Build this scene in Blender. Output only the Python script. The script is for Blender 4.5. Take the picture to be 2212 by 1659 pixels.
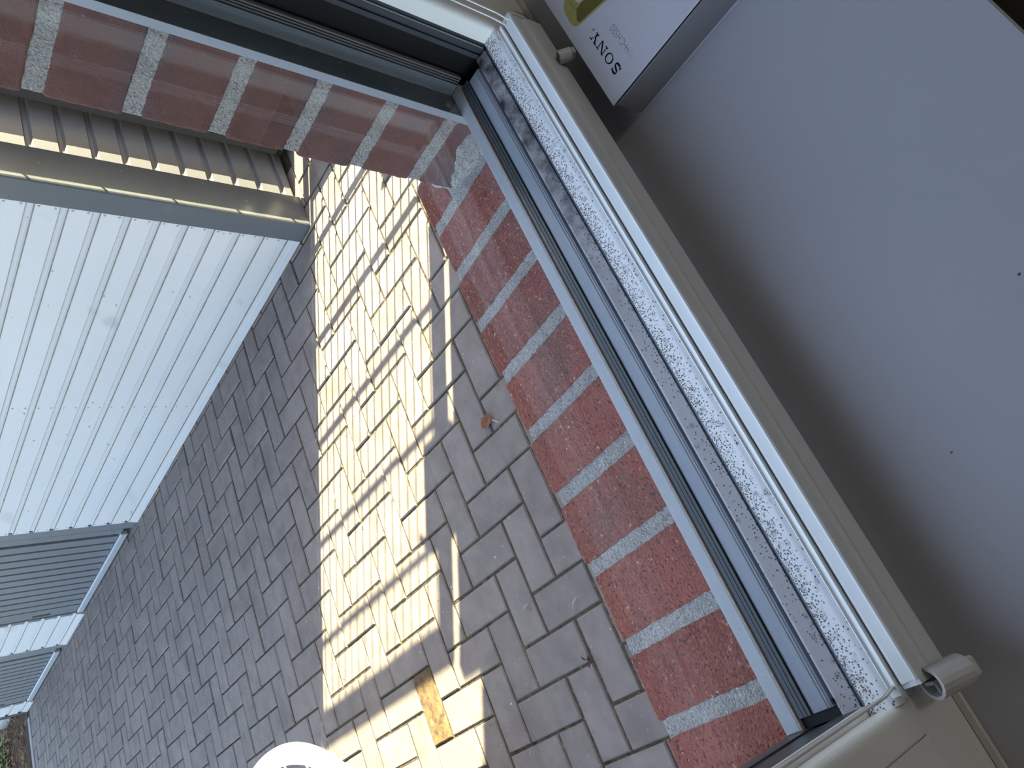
import bpy, bmesh, math, random
from mathutils import Vector, Matrix, noise
random.seed(7)
for o in list(bpy.data.objects): bpy.data.objects.remove(o)
S = bpy.context.scene
C = S.collection
ZC = 1.29                                    # height of the camera over the paving (ground is z = 0)

# ------------------------------------------------------------------ camera, sky, sun, exposure
cd = bpy.data.cameras.new('camera'); cam = bpy.data.objects.new('camera', cd); C.objects.link(cam)
right = Vector((-0.381081, -0.562256, -0.733924)); down = Vector((-0.823506, 0.567265, -0.006984)); fwd = Vector((0.420257, 0.601729, -0.679195))
m = Matrix.Identity(4)
for i in range(3):
    m[i][0] = right[i]; m[i][1] = -down[i]; m[i][2] = -fwd[i]
m[0][3], m[1][3], m[2][3] = 0, 0, ZC
cam.matrix_world = m
cd.sensor_fit = 'HORIZONTAL'; cd.sensor_width = 36.0; cd.lens = 1641.85 / 2212 * 36.0
cd.clip_start = 0.01; cd.clip_end = 200
S.camera = cam

W = bpy.data.worlds.new('sky'); S.world = W; W.use_nodes = True
wn = W.node_tree.nodes; wl = W.node_tree.links
wn.clear()
sky = wn.new('ShaderNodeTexSky'); sky.sky_type = 'NISHITA'; sky.sun_disc = False
sky.sun_elevation = math.radians(30); sky.sun_rotation = math.radians(121); sky.air_density = 1.0; sky.dust_density = 1.5; sky.ozone_density = 1.0
hs = wn.new('ShaderNodeHueSaturation'); hs.inputs['Saturation'].default_value = 0.74
bg = wn.new('ShaderNodeBackground'); bg.inputs['Strength'].default_value = 1.14
wo = wn.new('ShaderNodeOutputWorld')
wl.new(sky.outputs[0], hs.inputs['Color']); wl.new(hs.outputs[0], bg.inputs[0]); wl.new(bg.outputs[0], wo.inputs[0])

EL = math.radians(30.3)
sun_dir = Vector((0.853 * math.cos(EL), -0.522 * math.cos(EL), math.sin(EL))).normalized()
sd = bpy.data.lights.new('sun', 'SUN'); sd.energy = 74; sd.angle = math.radians(0.42); sd.color = (1.0, 0.86, 0.53)
sun = bpy.data.objects.new('sun', sd); C.objects.link(sun)
sun.location = (6, -3, 8); sun.rotation_euler = (-sun_dir).to_track_quat('-Z', 'Y').to_euler()

S.view_settings.view_transform = 'Standard'; S.view_settings.look = 'None'
S.view_settings.exposure = 0.0; S.view_settings.gamma = 1.0; S.view_settings.use_curve_mapping = False

# ------------------------------------------------------------------ materials
def mat(name, col, rough=0.5, metal=0.0, spec=0.5, var=0.0, scale=30.0, bump=0.0, bscale=200.0, isl=0.0, spots=None, objr=0.0, stretch=None, crack=0):
    """procedural principled material; spots = [(colour, scale, threshold, softness)] ; isl/objr = random value spread per island / object"""
    M = bpy.data.materials.new(name); M.use_nodes = True
    nt = M.node_tree; N = nt.nodes; L = nt.links
    P = N['Principled BSDF']
    P.inputs['Roughness'].default_value = rough; P.inputs['Metallic'].default_value = metal
    P.inputs['Specular IOR Level'].default_value = spec
    geo = N.new('ShaderNodeNewGeometry')
    pos = geo.outputs['Position']
    if stretch:
        vm = N.new('ShaderNodeVectorMath'); vm.operation = 'MULTIPLY'; vm.inputs[1].default_value = stretch
        L.new(pos, vm.inputs[0]); pos = vm.outputs[0]
    rgb = N.new('ShaderNodeRGB'); rgb.outputs[0].default_value = (*col, 1)
    cur = rgb.outputs[0]
    if var or isl or objr:
        val = N.new('ShaderNodeMath'); val.operation = 'ADD'; val.inputs[0].default_value = 1.0; val.inputs[1].default_value = 0.0
        last = val.outputs[0]
        def addterm(sock, amp):
            nonlocal last
            a = N.new('ShaderNodeMath'); a.operation = 'MULTIPLY_ADD'; a.inputs[1].default_value = 2 * amp; a.inputs[2].default_value = -amp
            L.new(sock, a.inputs[0])
            b = N.new('ShaderNodeMath'); b.operation = 'ADD'; L.new(last, b.inputs[0]); L.new(a.outputs[0], b.inputs[1]); last = b.outputs[0]
        if var:
            nz = N.new('ShaderNodeTexNoise'); nz.inputs['Scale'].default_value = scale; nz.inputs['Detail'].default_value = 6; nz.inputs['Roughness'].default_value = 0.65
            L.new(pos, nz.inputs['Vector']); addterm(nz.outputs['Fac'], var * 2)
        if isl: addterm(geo.outputs['Random Per Island'], isl)
        if objr:
            oi = N.new('ShaderNodeObjectInfo'); addterm(oi.outputs['Random'], objr)
        h = N.new('ShaderNodeHueSaturation'); L.new(cur, h.inputs['Color']); L.new(last, h.inputs['Value']); cur = h.outputs[0]
    for sp in (spots or []):
        c2, sc, th, soft = sp[:4]
        nz = N.new('ShaderNodeTexNoise'); nz.inputs['Scale'].default_value = sc; nz.inputs['Detail'].default_value = sp[4] if len(sp) > 4 else 3
        L.new(pos, nz.inputs['Vector'])
        mr = N.new('ShaderNodeMapRange'); mr.inputs['From Min'].default_value = th; mr.inputs['From Max'].default_value = th + soft
        L.new(nz.outputs['Fac'], mr.inputs['Value'])
        mx = N.new('ShaderNodeMix'); mx.data_type = 'RGBA'
        L.new(mr.outputs[0], mx.inputs['Factor']); L.new(cur, mx.inputs['A']); mx.inputs['B'].default_value = (*c2, 1); cur = mx.outputs['Result']
    if crack:                                       # a few short dark firing cracks
        n1 = N.new('ShaderNodeTexNoise'); n1.inputs['Scale'].default_value = crack; n1.inputs['Detail'].default_value = 4; L.new(pos, n1.inputs['Vector'])
        a1 = N.new('ShaderNodeMath'); a1.operation = 'SUBTRACT'; a1.inputs[1].default_value = 0.5; L.new(n1.outputs['Fac'], a1.inputs[0])
        a2 = N.new('ShaderNodeMath'); a2.operation = 'ABSOLUTE'; L.new(a1.outputs[0], a2.inputs[0])
        a3 = N.new('ShaderNodeMapRange'); a3.inputs['From Min'].default_value = 0.007; a3.inputs['From Max'].default_value = 0.003; L.new(a2.outputs[0], a3.inputs['Value'])
        n2 = N.new('ShaderNodeTexNoise'); n2.inputs['Scale'].default_value = 26; n2.inputs['Detail'].default_value = 2; L.new(pos, n2.inputs['Vector'])
        a4 = N.new('ShaderNodeMapRange'); a4.inputs['From Min'].default_value = 0.57; a4.inputs['From Max'].default_value = 0.63; L.new(n2.outputs['Fac'], a4.inputs['Value'])
        a5 = N.new('ShaderNodeMath'); a5.operation = 'MULTIPLY'; L.new(a3.outputs[0], a5.inputs[0]); L.new(a4.outputs[0], a5.inputs[1])
        mxc = N.new('ShaderNodeMix'); mxc.data_type = 'RGBA'; L.new(a5.outputs[0], mxc.inputs['Factor']); L.new(cur, mxc.inputs['A']); mxc.inputs['B'].default_value = (0.035, 0.02, 0.02, 1); cur = mxc.outputs['Result']
    L.new(cur, P.inputs['Base Color'])
    if bump:
        nb = N.new('ShaderNodeTexNoise'); nb.inputs['Scale'].default_value = bscale; nb.inputs['Detail'].default_value = 5
        L.new(pos, nb.inputs['Vector'])
        bp = N.new('ShaderNodeBump'); bp.inputs['Strength'].default_value = bump; bp.inputs['Distance'].default_value = 0.002
        L.new(nb.outputs['Fac'], bp.inputs['Height']); L.new(bp.outputs[0], P.inputs['Normal'])
    return M

M = {}
M['paver'] = mat('grey_concrete_paver', (0.134, 0.1135, 0.104), 0.85, 0, 0.3, var=0.26, scale=16, bump=0.6, bscale=380, isl=0.10, objr=0.10,
                 spots=[((0.165, 0.150, 0.138), 7, 0.54, 0.25, 6), ((0.092, 0.079, 0.070), 5, 0.56, 0.22, 6), ((0.19, 0.175, 0.16), 75, 0.665, 0.06, 3), ((0.06, 0.05, 0.045), 130, 0.735, 0.02, 2), ((0.40, 0.38, 0.35), 95, 0.775, 0.02, 1)])
M['paver_stain'] = mat('stained_tan_paver', (0.098, 0.066, 0.034), 0.9, 0, 0.2, var=0.4, scale=30, bump=0.5, bscale=300,
                       spots=[((0.050, 0.034, 0.022), 38, 0.48, 0.12, 6), ((0.15, 0.11, 0.06), 22, 0.60, 0.1, 5)])
M['joint'] = mat('mossy_joint_sand', (0.046, 0.038, 0.027), 0.95, 0, 0.1, var=0.5, scale=60, bump=1.0, bscale=260,
                 spots=[((0.060, 0.056, 0.022), 14, 0.55, 0.1), ((0.13, 0.10, 0.07), 120, 0.62, 0.08), ((0.02, 0.016, 0.012), 40, 0.58, 0.1)])
M['brick'] = mat('red_brick', (0.172, 0.050, 0.036), 0.9, 0, 0.2, var=0.26, scale=24, bump=1.0, bscale=430, objr=0.18, crack=30,
                 spots=[((0.125, 0.058, 0.044), 12, 0.50, 0.2, 6), ((0.215, 0.082, 0.055), 300, 0.55, 0.08, 2), ((0.070, 0.028, 0.026), 380, 0.59, 0.05, 2), ((0.36, 0.27, 0.24), 300, 0.735, 0.02, 1)])
M['brick_jamb'] = mat('dull_purple_brick', (0.1206, 0.0536, 0.0442), 0.9, 0, 0.25, var=0.2, scale=18, bump=0.8, bscale=600, objr=0.16,
                      spots=[((0.0791, 0.0496, 0.0536), 9, 0.48, 0.2, 4), ((0.2278, 0.1675, 0.1541), 300, 0.74, 0.02, 1)], stretch=(1, 1, 2.5))
M['mortar'] = mat('grey_mortar', (0.265, 0.245, 0.228), 0.95, 0, 0.2, var=0.18, scale=40, bump=1.2, bscale=600,
                  spots=[((0.165, 0.155, 0.148), 420, 0.52, 0.1, 2), ((0.44, 0.41, 0.38), 560, 0.62, 0.06, 2)])
M['facade'] = mat('red_facade_brick', (0.1742, 0.0670, 0.0536), 0.9, 0, 0.2, var=0.2, scale=10, bump=0.5)
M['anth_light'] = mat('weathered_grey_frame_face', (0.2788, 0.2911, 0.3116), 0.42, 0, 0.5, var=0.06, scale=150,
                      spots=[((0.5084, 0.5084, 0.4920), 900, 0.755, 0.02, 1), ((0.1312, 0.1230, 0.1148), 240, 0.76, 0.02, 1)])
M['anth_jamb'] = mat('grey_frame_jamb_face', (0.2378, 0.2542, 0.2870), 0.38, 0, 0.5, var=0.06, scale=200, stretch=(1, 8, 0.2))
M['anth'] = mat('anthracite_frame', (0.045, 0.052, 0.060), 0.38, 0, 0.5, var=0.12, scale=60, spots=[((0.3, 0.27, 0.24), 300, 0.775, 0.01, 1)])
M['anth_mid'] = mat('slate_frame', (0.0508, 0.0574, 0.0656), 0.4, 0, 0.5, var=0.08, scale=60)
M['black'] = mat('black_plastic_and_recess_shade', (0.008, 0.008, 0.009), 0.6, 0, 0.3)
M['gasket'] = mat('beige_dusty_gasket', (0.3444, 0.3034, 0.2706), 0.8, 0, 0.2, var=0.2, scale=300)
M['gasket_grey'] = mat('grey_glazing_seal', (0.26, 0.26, 0.25), 0.5, 0, 0.4)
M['insert'] = mat('blue_grey_drain_profile', (0.2460, 0.2747, 0.3198), 0.45, 0, 0.5, var=0.12, scale=40, stretch=(0.25, 4, 4),
                  spots=[((0.0984, 0.0738, 0.0574), 90, 0.745, 0.03, 2), ((0.2706, 0.1640, 0.0902), 60, 0.765, 0.02, 2)])
M['insert_dark'] = mat('dark_blue_profile', (0.12, 0.145, 0.21), 0.5, 0, 0.4, var=0.1, scale=60)  # darker blue for the slope beside the pale profile
M['white'] = mat('white_window_plastic', (0.84, 0.835, 0.79), 0.42, 0, 0.4, var=0.03, scale=6, spots=[((0.35, 0.30, 0.25), 260, 0.80, 0.02, 1)])
M['white_rail'] = mat('white_enamelled_rail', (0.74, 0.76, 0.77), 0.30, 0, 0.5, var=0.02, scale=30)
M['white_clip'] = mat('white_plastic_clip', (0.60, 0.59, 0.57), 0.4, 0, 0.5, var=0.03, scale=60)
M['cord'] = mat('white_cord', (0.80, 0.80, 0.82), 0.7, 0, 0.2, bump=0.3, bscale=1500)
M['sill'] = mat('satin_grey_white_sill', (0.43, 0.437, 0.475), 0.30, 0, 0.5, var=0.03, scale=4, bump=0.04, bscale=900,
                spots=[((0.05, 0.045, 0.04), 95, 0.835, 0.008, 1)])
M['plaster'] = mat('white_plaster', (0.70, 0.68, 0.64), 0.9, 0, 0.2, var=0.04, scale=8, bump=0.15, bscale=200)
M['ceiling'] = mat('white_ceiling_paint', (0.75, 0.74, 0.72), 0.9, 0, 0.2, var=0.02, scale=8)
M['woodfloor'] = mat('dark_wood_floor', (0.035, 0.024, 0.018), 0.6, 0, 0.3, var=0.3, scale=8, stretch=(1, 8, 1))
M['clad'] = mat('white_coated_steel_sheet', (0.4322, 0.4456, 0.4590), 0.38, 0, 0.4, var=0.035, scale=2.5, spots=[((0.4020, 0.4020, 0.3886), 18, 0.74, 0.05, 4)])
M['groove_dirt'] = mat('brown_groove_dirt', (0.2211, 0.1809, 0.1340), 0.9, 0, 0.1, var=0.45, scale=40)
M['trim'] = mat('anthracite_steel_trim', (0.0771, 0.0871, 0.0972), 0.22, 0, 0.6, var=0.08, scale=5)
M['door'] = mat('grey_garage_door_steel', (0.0905, 0.1018, 0.1152), 0.40, 0, 0.5, var=0.08, scale=4)
M['door_dark'] = mat('dark_recess_grey', (0.04, 0.04, 0.042), 0.6)  # near-black backing behind the door gaps and cladding
M['door_rail'] = mat('pale_grey_door_rail', (0.2278, 0.2479, 0.2747), 0.35, 0, 0.5, var=0.06, scale=20)
M['screw'] = mat('dull_screw_head', (0.2814, 0.2814, 0.2814), 0.5)
M['gate'] = mat('black_coated_gate_steel', (0.0107, 0.0121, 0.0147), 0.45, 0, 0.5, var=0.1, scale=30)
M['leaf'] = mat('orange_brown_leaf', (0.2680, 0.1139, 0.0603), 0.8, 0, 0.3, var=0.2, scale=60)
M['leaf_dark'] = mat('dark_red_brown_leaf', (0.0670, 0.0301, 0.0235), 0.85, 0, 0.2, var=0.3, scale=80)
M['straw'] = mat('pale_straw', (0.3082, 0.2479, 0.1809), 0.85, 0, 0.2, var=0.2, scale=80)
M['tub'] = mat('white_garden_plastic', (0.82, 0.82, 0.80), 0.4, 0, 0.4, var=0.03, scale=10)
M['card_white'] = mat('white_printed_card', (0.56, 0.55, 0.60), 0.45, 0, 0.4, var=0.02, scale=20)
M['card_grey'] = mat('silver_grey_card', (0.30, 0.285, 0.28), 0.35, 0, 0.5, var=0.04, scale=10)
M['ink'] = mat('black_ink_and_gap_shade', (0.004, 0.004, 0.004), 0.5, 0, 0.2)
M['ink_grey'] = mat('grey_ink', (0.06, 0.06, 0.065), 0.5, 0, 0.2)
M['print_yellow'] = mat('yellow_olive_print', (0.36, 0.315, 0.10), 0.5, 0, 0.3, var=0.05, scale=80)
M['print_olive'] = mat('dark_olive_print', (0.135, 0.115, 0.030), 0.5, 0, 0.3, var=0.12, scale=60)
M['print_line'] = mat('olive_line_print', (0.09, 0.08, 0.03), 0.5, 0, 0.3)
M['mat_grey'] = mat('blue_grey_mat_fabric', (0.16, 0.17, 0.18), 0.8, 0, 0.2, var=0.1, scale=60)
M['clad_end'] = mat('shade_darkened_steel_sheet', (0.082, 0.085, 0.098), 0.40, 0, 0.4, var=0.04, scale=3)  # cladding base colour darkened to stand in for the end wall's shade
M['mulch'] = mat('brown_bark_chips', (0.1273, 0.0771, 0.0415), 0.9, 0, 0.15, var=0.2, scale=30, isl=0.75)
M['soil'] = mat('dark_soil', (0.05, 0.035, 0.025), 0.95, 0, 0.1, var=0.4, scale=30, bump=1, bscale=80)
M['plant'] = mat('green_leaf', (0.0871, 0.1340, 0.0301), 0.55, 0, 0.4, var=0.15, scale=20, isl=0.55)
M['stem'] = mat('brown_stem', (0.10, 0.075, 0.04), 0.8)
M['kerb'] = mat('pale_concrete_kerb', (0.2010, 0.1943, 0.2010), 0.85, 0, 0.3, var=0.15, scale=20, bump=0.4, bscale=300)
M['block'] = mat('pale_concrete_block', (0.2278, 0.2211, 0.2144), 0.9, 0, 0.2, var=0.25, scale=12, bump=0.5)
M['fill_lamp_shade'] = mat('white_fill_lamp_shade', (0.8, 0.8, 0.78), 0.6)
M['fabric'] = mat('pale_blind_fabric', (0.6, 0.6, 0.58), 0.9)

def mould_mat(name, base, spotcol, dens_y0, dens_y1, lo, hi):
    """plastic peppered with mould: density follows the world Y across the ledge (stain with a shape of its own)"""
    Mt = mat(name, base, 0.45, 0, 0.4, var=0.04, scale=20)
    nt = Mt.node_tree; N = nt.nodes; L = nt.links; P = N['Principled BSDF']
    prev = P.inputs['Base Color'].links[0].from_socket
    g = N.new('ShaderNodeNewGeometry'); sx = N.new('ShaderNodeSeparateXYZ'); L.new(g.outputs['Position'], sx.inputs[0])
    d = N.new('ShaderNodeMapRange'); d.inputs['From Min'].default_value = dens_y0; d.inputs['From Max'].default_value = dens_y1
    d.inputs['To Min'].default_value = lo; d.inputs['To Max'].default_value = hi; L.new(sx.outputs['Y'], d.inputs['Value'])
    big = N.new('ShaderNodeTexNoise'); big.inputs['Scale'].default_value = 45; big.inputs['Detail'].default_value = 4; L.new(g.outputs['Position'], big.inputs['Vector'])
    bm_ = N.new('ShaderNodeMath'); bm_.operation = 'MULTIPLY_ADD'; bm_.inputs[1].default_value = 0.42; bm_.inputs[2].default_value = -0.21; L.new(big.outputs['Fac'], bm_.inputs[0])
    sm = N.new('ShaderNodeMath'); sm.operation = 'ADD'; L.new(d.outputs[0], sm.inputs[0]); L.new(bm_.outputs[0], sm.inputs[1])
    # small specks
    vo = N.new('ShaderNodeTexVoronoi'); vo.inputs['Scale'].default_value = 760; L.new(g.outputs['Position'], vo.inputs['Vector'])
    wn_ = N.new('ShaderNodeTexWhiteNoise'); L.new(vo.outputs['Position'], wn_.inputs['Vector'])
    lt = N.new('ShaderNodeMath'); lt.operation = 'LESS_THAN'; L.new(wn_.outputs['Value'], lt.inputs[0]); L.new(sm.outputs[0], lt.inputs[1])
    rd = N.new('ShaderNodeMapRange'); rd.inputs['From Min'].default_value = 0.58; rd.inputs['From Max'].default_value = 0.25; L.new(vo.outputs['Distance'], rd.inputs['Value'])
    f1 = N.new('ShaderNodeMath'); f1.operation = 'MULTIPLY'; L.new(lt.outputs[0], f1.inputs[0]); L.new(rd.outputs[0], f1.inputs[1])
    # larger smudges
    vo2 = N.new('ShaderNodeTexVoronoi'); vo2.inputs['Scale'].default_value = 190; L.new(g.outputs['Position'], vo2.inputs['Vector'])
    wn2 = N.new('ShaderNodeTexWhiteNoise'); L.new(vo2.outputs['Position'], wn2.inputs['Vector'])
    h = N.new('ShaderNodeMath'); h.operation = 'MULTIPLY'; h.inputs[1].default_value = 0.95; L.new(sm.outputs[0], h.inputs[0])
    lt2 = N.new('ShaderNodeMath'); lt2.operation = 'LESS_THAN'; L.new(wn2.outputs['Value'], lt2.inputs[0]); L.new(h.outputs[0], lt2.inputs[1])
    rd2 = N.new('ShaderNodeMapRange'); rd2.inputs['From Min'].default_value = 0.60; rd2.inputs['From Max'].default_value = 0.10; L.new(vo2.outputs['Distance'], rd2.inputs['Value'])
    fr = N.new('ShaderNodeTexNoise'); fr.inputs['Scale'].default_value = 1300; L.new(g.outputs['Position'], fr.inputs['Vector'])
    frm = N.new('ShaderNodeMapRange'); frm.inputs['From Min'].default_value = 0.42; frm.inputs['From Max'].default_value = 0.62; L.new(fr.outputs['Fac'], frm.inputs['Value'])
    f2 = N.new('ShaderNodeMath'); f2.operation = 'MULTIPLY'; L.new(lt2.outputs[0], f2.inputs[0]); L.new(rd2.outputs[0], f2.inputs[1])
    f3 = N.new('ShaderNodeMath'); f3.operation = 'MULTIPLY'; L.new(f2.outputs[0], f3.inputs[0]); L.new(frm.outputs[0], f3.inputs[1])
    mxm = N.new('ShaderNodeMath'); mxm.operation = 'MAXIMUM'; L.new(f1.outputs[0], mxm.inputs[0]); L.new(f3.outputs[0], mxm.inputs[1])
    mx = N.new('ShaderNodeMix'); mx.data_type = 'RGBA'; L.new(mxm.outputs[0], mx.inputs['Factor']); L.new(prev, mx.inputs['A']); mx.inputs['B'].default_value = (*spotcol, 1)
    L.new(mx.outputs['Result'], P.inputs['Base Color'])
    return Mt
M['mould_white'] = mould_mat('mould_spotted_white_plastic', (0.78, 0.79, 0.82), (0.06, 0.042, 0.036), 0.2280, 0.2390, 0.10, 1.02)
def damp_stain(Mt, x0, x1, col):
    """a dark damp stain on the strip, growing towards the right hand corner"""
    nt = Mt.node_tree; N = nt.nodes; L = nt.links; P = N['Principled BSDF']; prev = P.inputs['Base Color'].links[0].from_socket
    g = N.new('ShaderNodeNewGeometry'); sx = N.new('ShaderNodeSeparateXYZ'); L.new(g.outputs['Position'], sx.inputs[0])
    d = N.new('ShaderNodeMapRange'); d.inputs['From Min'].default_value = x0; d.inputs['From Max'].default_value = x1; L.new(sx.outputs['X'], d.inputs['Value'])
    nz = N.new('ShaderNodeTexNoise'); nz.inputs['Scale'].default_value = 70; nz.inputs['Detail'].default_value = 5; L.new(g.outputs['Position'], nz.inputs['Vector'])
    mp = N.new('ShaderNodeMapRange'); mp.inputs['From Min'].default_value = 0.3; mp.inputs['From Max'].default_value = 0.6; L.new(nz.outputs['Fac'], mp.inputs['Value'])
    mu = N.new('ShaderNodeMath'); mu.operation = 'MULTIPLY'; L.new(d.outputs[0], mu.inputs[0]); L.new(mp.outputs[0], mu.inputs[1])
    mx = N.new('ShaderNodeMix'); mx.data_type = 'RGBA'; L.new(mu.outputs[0], mx.inputs['Factor']); L.new(prev, mx.inputs['A']); mx.inputs['B'].default_value = (*col, 1)
    L.new(mx.outputs['Result'], P.inputs['Base Color'])
M['mould_band'] = mould_mat('mould_spotted_slate_strip', (0.10, 0.115, 0.14), (0.008, 0.007, 0.007), 0.236, 0.2446, 0.40, 0.30)
M['mould_grey'] = mould_mat('grimy_grey_strip', (0.42, 0.41, 0.43), (0.05, 0.045, 0.045), 0.2446, 0.2536, 0.25, 0.06)
damp_stain(M['mould_grey'], 0.20, 0.44, (0.035, 0.035, 0.042))

G = bpy.data.materials.new('dusty_window_glass'); G.use_nodes = True
n = G.node_tree.nodes; l = G.node_tree.links; n.clear()
out = n.new('ShaderNodeOutputMaterial'); tr = n.new('ShaderNodeBsdfTransparent'); tr.inputs[0].default_value = (0.96, 0.975, 0.97, 1)
gl = n.new('ShaderNodeBsdfGlossy'); gl.inputs['Roughness'].default_value = 0.0; gl.inputs[0].default_value = (1, 1, 1, 1)
lw = n.new('ShaderNodeLayerWeight'); lw.inputs['Blend'].default_value = 0.5
pw = n.new('ShaderNodeMath'); pw.operation = 'POWER'; pw.inputs[1].default_value = 5.0; l.new(lw.outputs['Facing'], pw.inputs[0])
fr = n.new('ShaderNodeMath'); fr.operation = 'MULTIPLY_ADD'; fr.inputs[1].default_value = 0.97; fr.inputs[2].default_value = 0.025; l.new(pw.outputs[0], fr.inputs[0])   # Schlick reflectance, the same from both sides
m1 = n.new('ShaderNodeMixShader'); l.new(fr.outputs[0], m1.inputs[0]); l.new(tr.outputs[0], m1.inputs[1]); l.new(gl.outputs[0], m1.inputs[2])
df = n.new('ShaderNodeBsdfDiffuse'); df.inputs[0].default_value = (0.75, 0.74, 0.70, 1)
gp = n.new('ShaderNodeNewGeometry'); nz = n.new('ShaderNodeTexNoise'); nz.inputs['Scale'].default_value = 260; nz.inputs['Detail'].default_value = 2; l.new(gp.outputs['Position'], nz.inputs['Vector'])
mr = n.new('ShaderNodeMapRange'); mr.inputs['From Min'].default_value = 0.745; mr.inputs['From Max'].default_value = 0.78; mr.inputs['To Max'].default_value = 0.45; l.new(nz.outputs['Fac'], mr.inputs['Value'])
nz2 = n.new('ShaderNodeTexNoise'); nz2.inputs['Scale'].default_value = 9; nz2.inputs['Detail'].default_value = 5; l.new(gp.outputs['Position'], nz2.inputs['Vector'])
mr2 = n.new('ShaderNodeMapRange'); mr2.inputs['From Min'].default_value = 0.45; mr2.inputs['From Max'].default_value = 0.8; mr2.inputs['To Max'].default_value = 0.025; l.new(nz2.outputs['Fac'], mr2.inputs['Value'])
nz3 = n.new('ShaderNodeTexNoise'); nz3.inputs['Scale'].default_value = 75; nz3.inputs['Detail'].default_value = 1; l.new(gp.outputs['Position'], nz3.inputs['Vector'])
mr3 = n.new('ShaderNodeMapRange'); mr3.inputs['From Min'].default_value = 0.70; mr3.inputs['From Max'].default_value = 0.80; mr3.inputs['To Max'].default_value = 0.10; l.new(nz3.outputs['Fac'], mr3.inputs['Value'])
ad0 = n.new('ShaderNodeMath'); ad0.operation = 'ADD'; l.new(mr.outputs[0], ad0.inputs[0]); l.new(mr2.outputs[0], ad0.inputs[1])
ad = n.new('ShaderNodeMath'); ad.operation = 'ADD'; l.new(ad0.outputs[0], ad.inputs[0]); l.new(mr3.outputs[0], ad.inputs[1])
m2 = n.new('ShaderNodeMixShader'); l.new(ad.outputs[0], m2.inputs[0]); l.new(m1.outputs[0], m2.inputs[1]); l.new(df.outputs[0], m2.inputs[2])
l.new(m2.outputs[0], out.inputs[0]); M['glass'] = G

# ------------------------------------------------------------------ mesh helpers (all coordinates are world coordinates)
def box(bm, x0, x1, y0, y1, z0, z1, bev=0.0, seg=1):
    vs = [bm.verts.new((x, y, z)) for x in (x0, x1) for y in (y0, y1) for z in (z0, z1)]
    fs = [bm.faces.new([vs[i] for i in q]) for q in ((0, 1, 3, 2), (4, 6, 7, 5), (0, 4, 5, 1), (2, 3, 7, 6), (0, 2, 6, 4), (1, 5, 7, 3))]
    if bev:
        es = list({e for f in fs for e in f.edges})
        bmesh.ops.bevel(bm, geom=es, offset=bev, segments=seg, affect='EDGES', profile=0.5)
def prism(bm, pts, axis, a, b):
    """extrude a 2D outline; axis X: pts are (y,z); Y: (x,z); Z: (x,y)"""
    def P(p, t):
        return (t, p[0], p[1]) if axis == 'X' else (p[0], t, p[1]) if axis == 'Y' else (p[0], p[1], t)
    A = [bm.verts.new(P(p, a)) for p in pts]; B = [bm.verts.new(P(p, b)) for p in pts]
    k = len(pts)
    fs = [bm.faces.new(A), bm.faces.new(B[::-1])]
    for i in range(k):
        fs.append(bm.faces.new((A[i], B[i], B[(i + 1) % k], A[(i + 1) % k])))
    bmesh.ops.recalc_face_normals(bm, faces=fs)
def tube(bm, pts, r, seg=6, cap=True):
    rings = []
    pts = [Vector(p) for p in pts]
    for i, p in enumerate(pts):
        d = (pts[min(i + 1, len(pts) - 1)] - pts[max(i - 1, 0)]).normalized()
        u = d.orthogonal().normalized() if i == 0 else (u0 - d * u0.dot(d)).normalized()
        u0 = u; v = d.cross(u); rr = r[i] if isinstance(r, (list, tuple)) else r
        rings.append([bm.verts.new(p + (u * math.cos(2 * math.pi * k / seg) + v * math.sin(2 * math.pi * k / seg)) * rr) for k in range(seg)])
    for a, b in zip(rings, rings[1:]):
        for k in range(seg): bm.faces.new((a[k], a[(k + 1) % seg], b[(k + 1) % seg], b[k]))
    if cap: bm.faces.new(rings[0][::-1]); bm.faces.new(rings[-1])
def obj(name, bm, material, parent=None, smooth=False, kind=None, label=None):
    me = bpy.data.meshes.new(name); bm.normal_update(); bm.to_mesh(me); bm.free()
    for mt in (material if isinstance(material, (list, tuple)) else [material]): me.materials.append(mt)
    if smooth: me.polygons.foreach_set('use_smooth', [True] * len(me.polygons))
    o = bpy.data.objects.new(name, me); C.objects.link(o)
    if parent:
        o.parent = parent
        base = parent.location.copy()
        if parent.parent: base += parent.parent.location
        me.transform(Matrix.Translation(-base))
    if kind: o['kind'] = kind
    if label: o['label'] = label
    return o
def empty(name, loc, label, cat=None, kind=None, group=None):
    o = bpy.data.objects.new(name, None); C.objects.link(o); o.location = loc; o.empty_display_size = 0.05
    o['label'] = label
    if cat: o['category'] = cat
    if kind: o['kind'] = kind
    if group: o['group'] = group
    return o
def tag(o, label, cat=None, kind=None, group=None):
    o['label'] = label
    if cat: o['category'] = cat
    if kind: o['kind'] = kind
    if group: o['group'] = group
    return o
def part(name, parent, material, *boxes, bev=0.0, smooth=False, label=None, kind=None):
    bm = bmesh.new()
    for b in boxes: box(bm, *b, bev=bev)
    return obj(name, bm, material, parent, smooth, kind, label)
def Z(z): return z + ZC                       # heights measured from the camera

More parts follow.
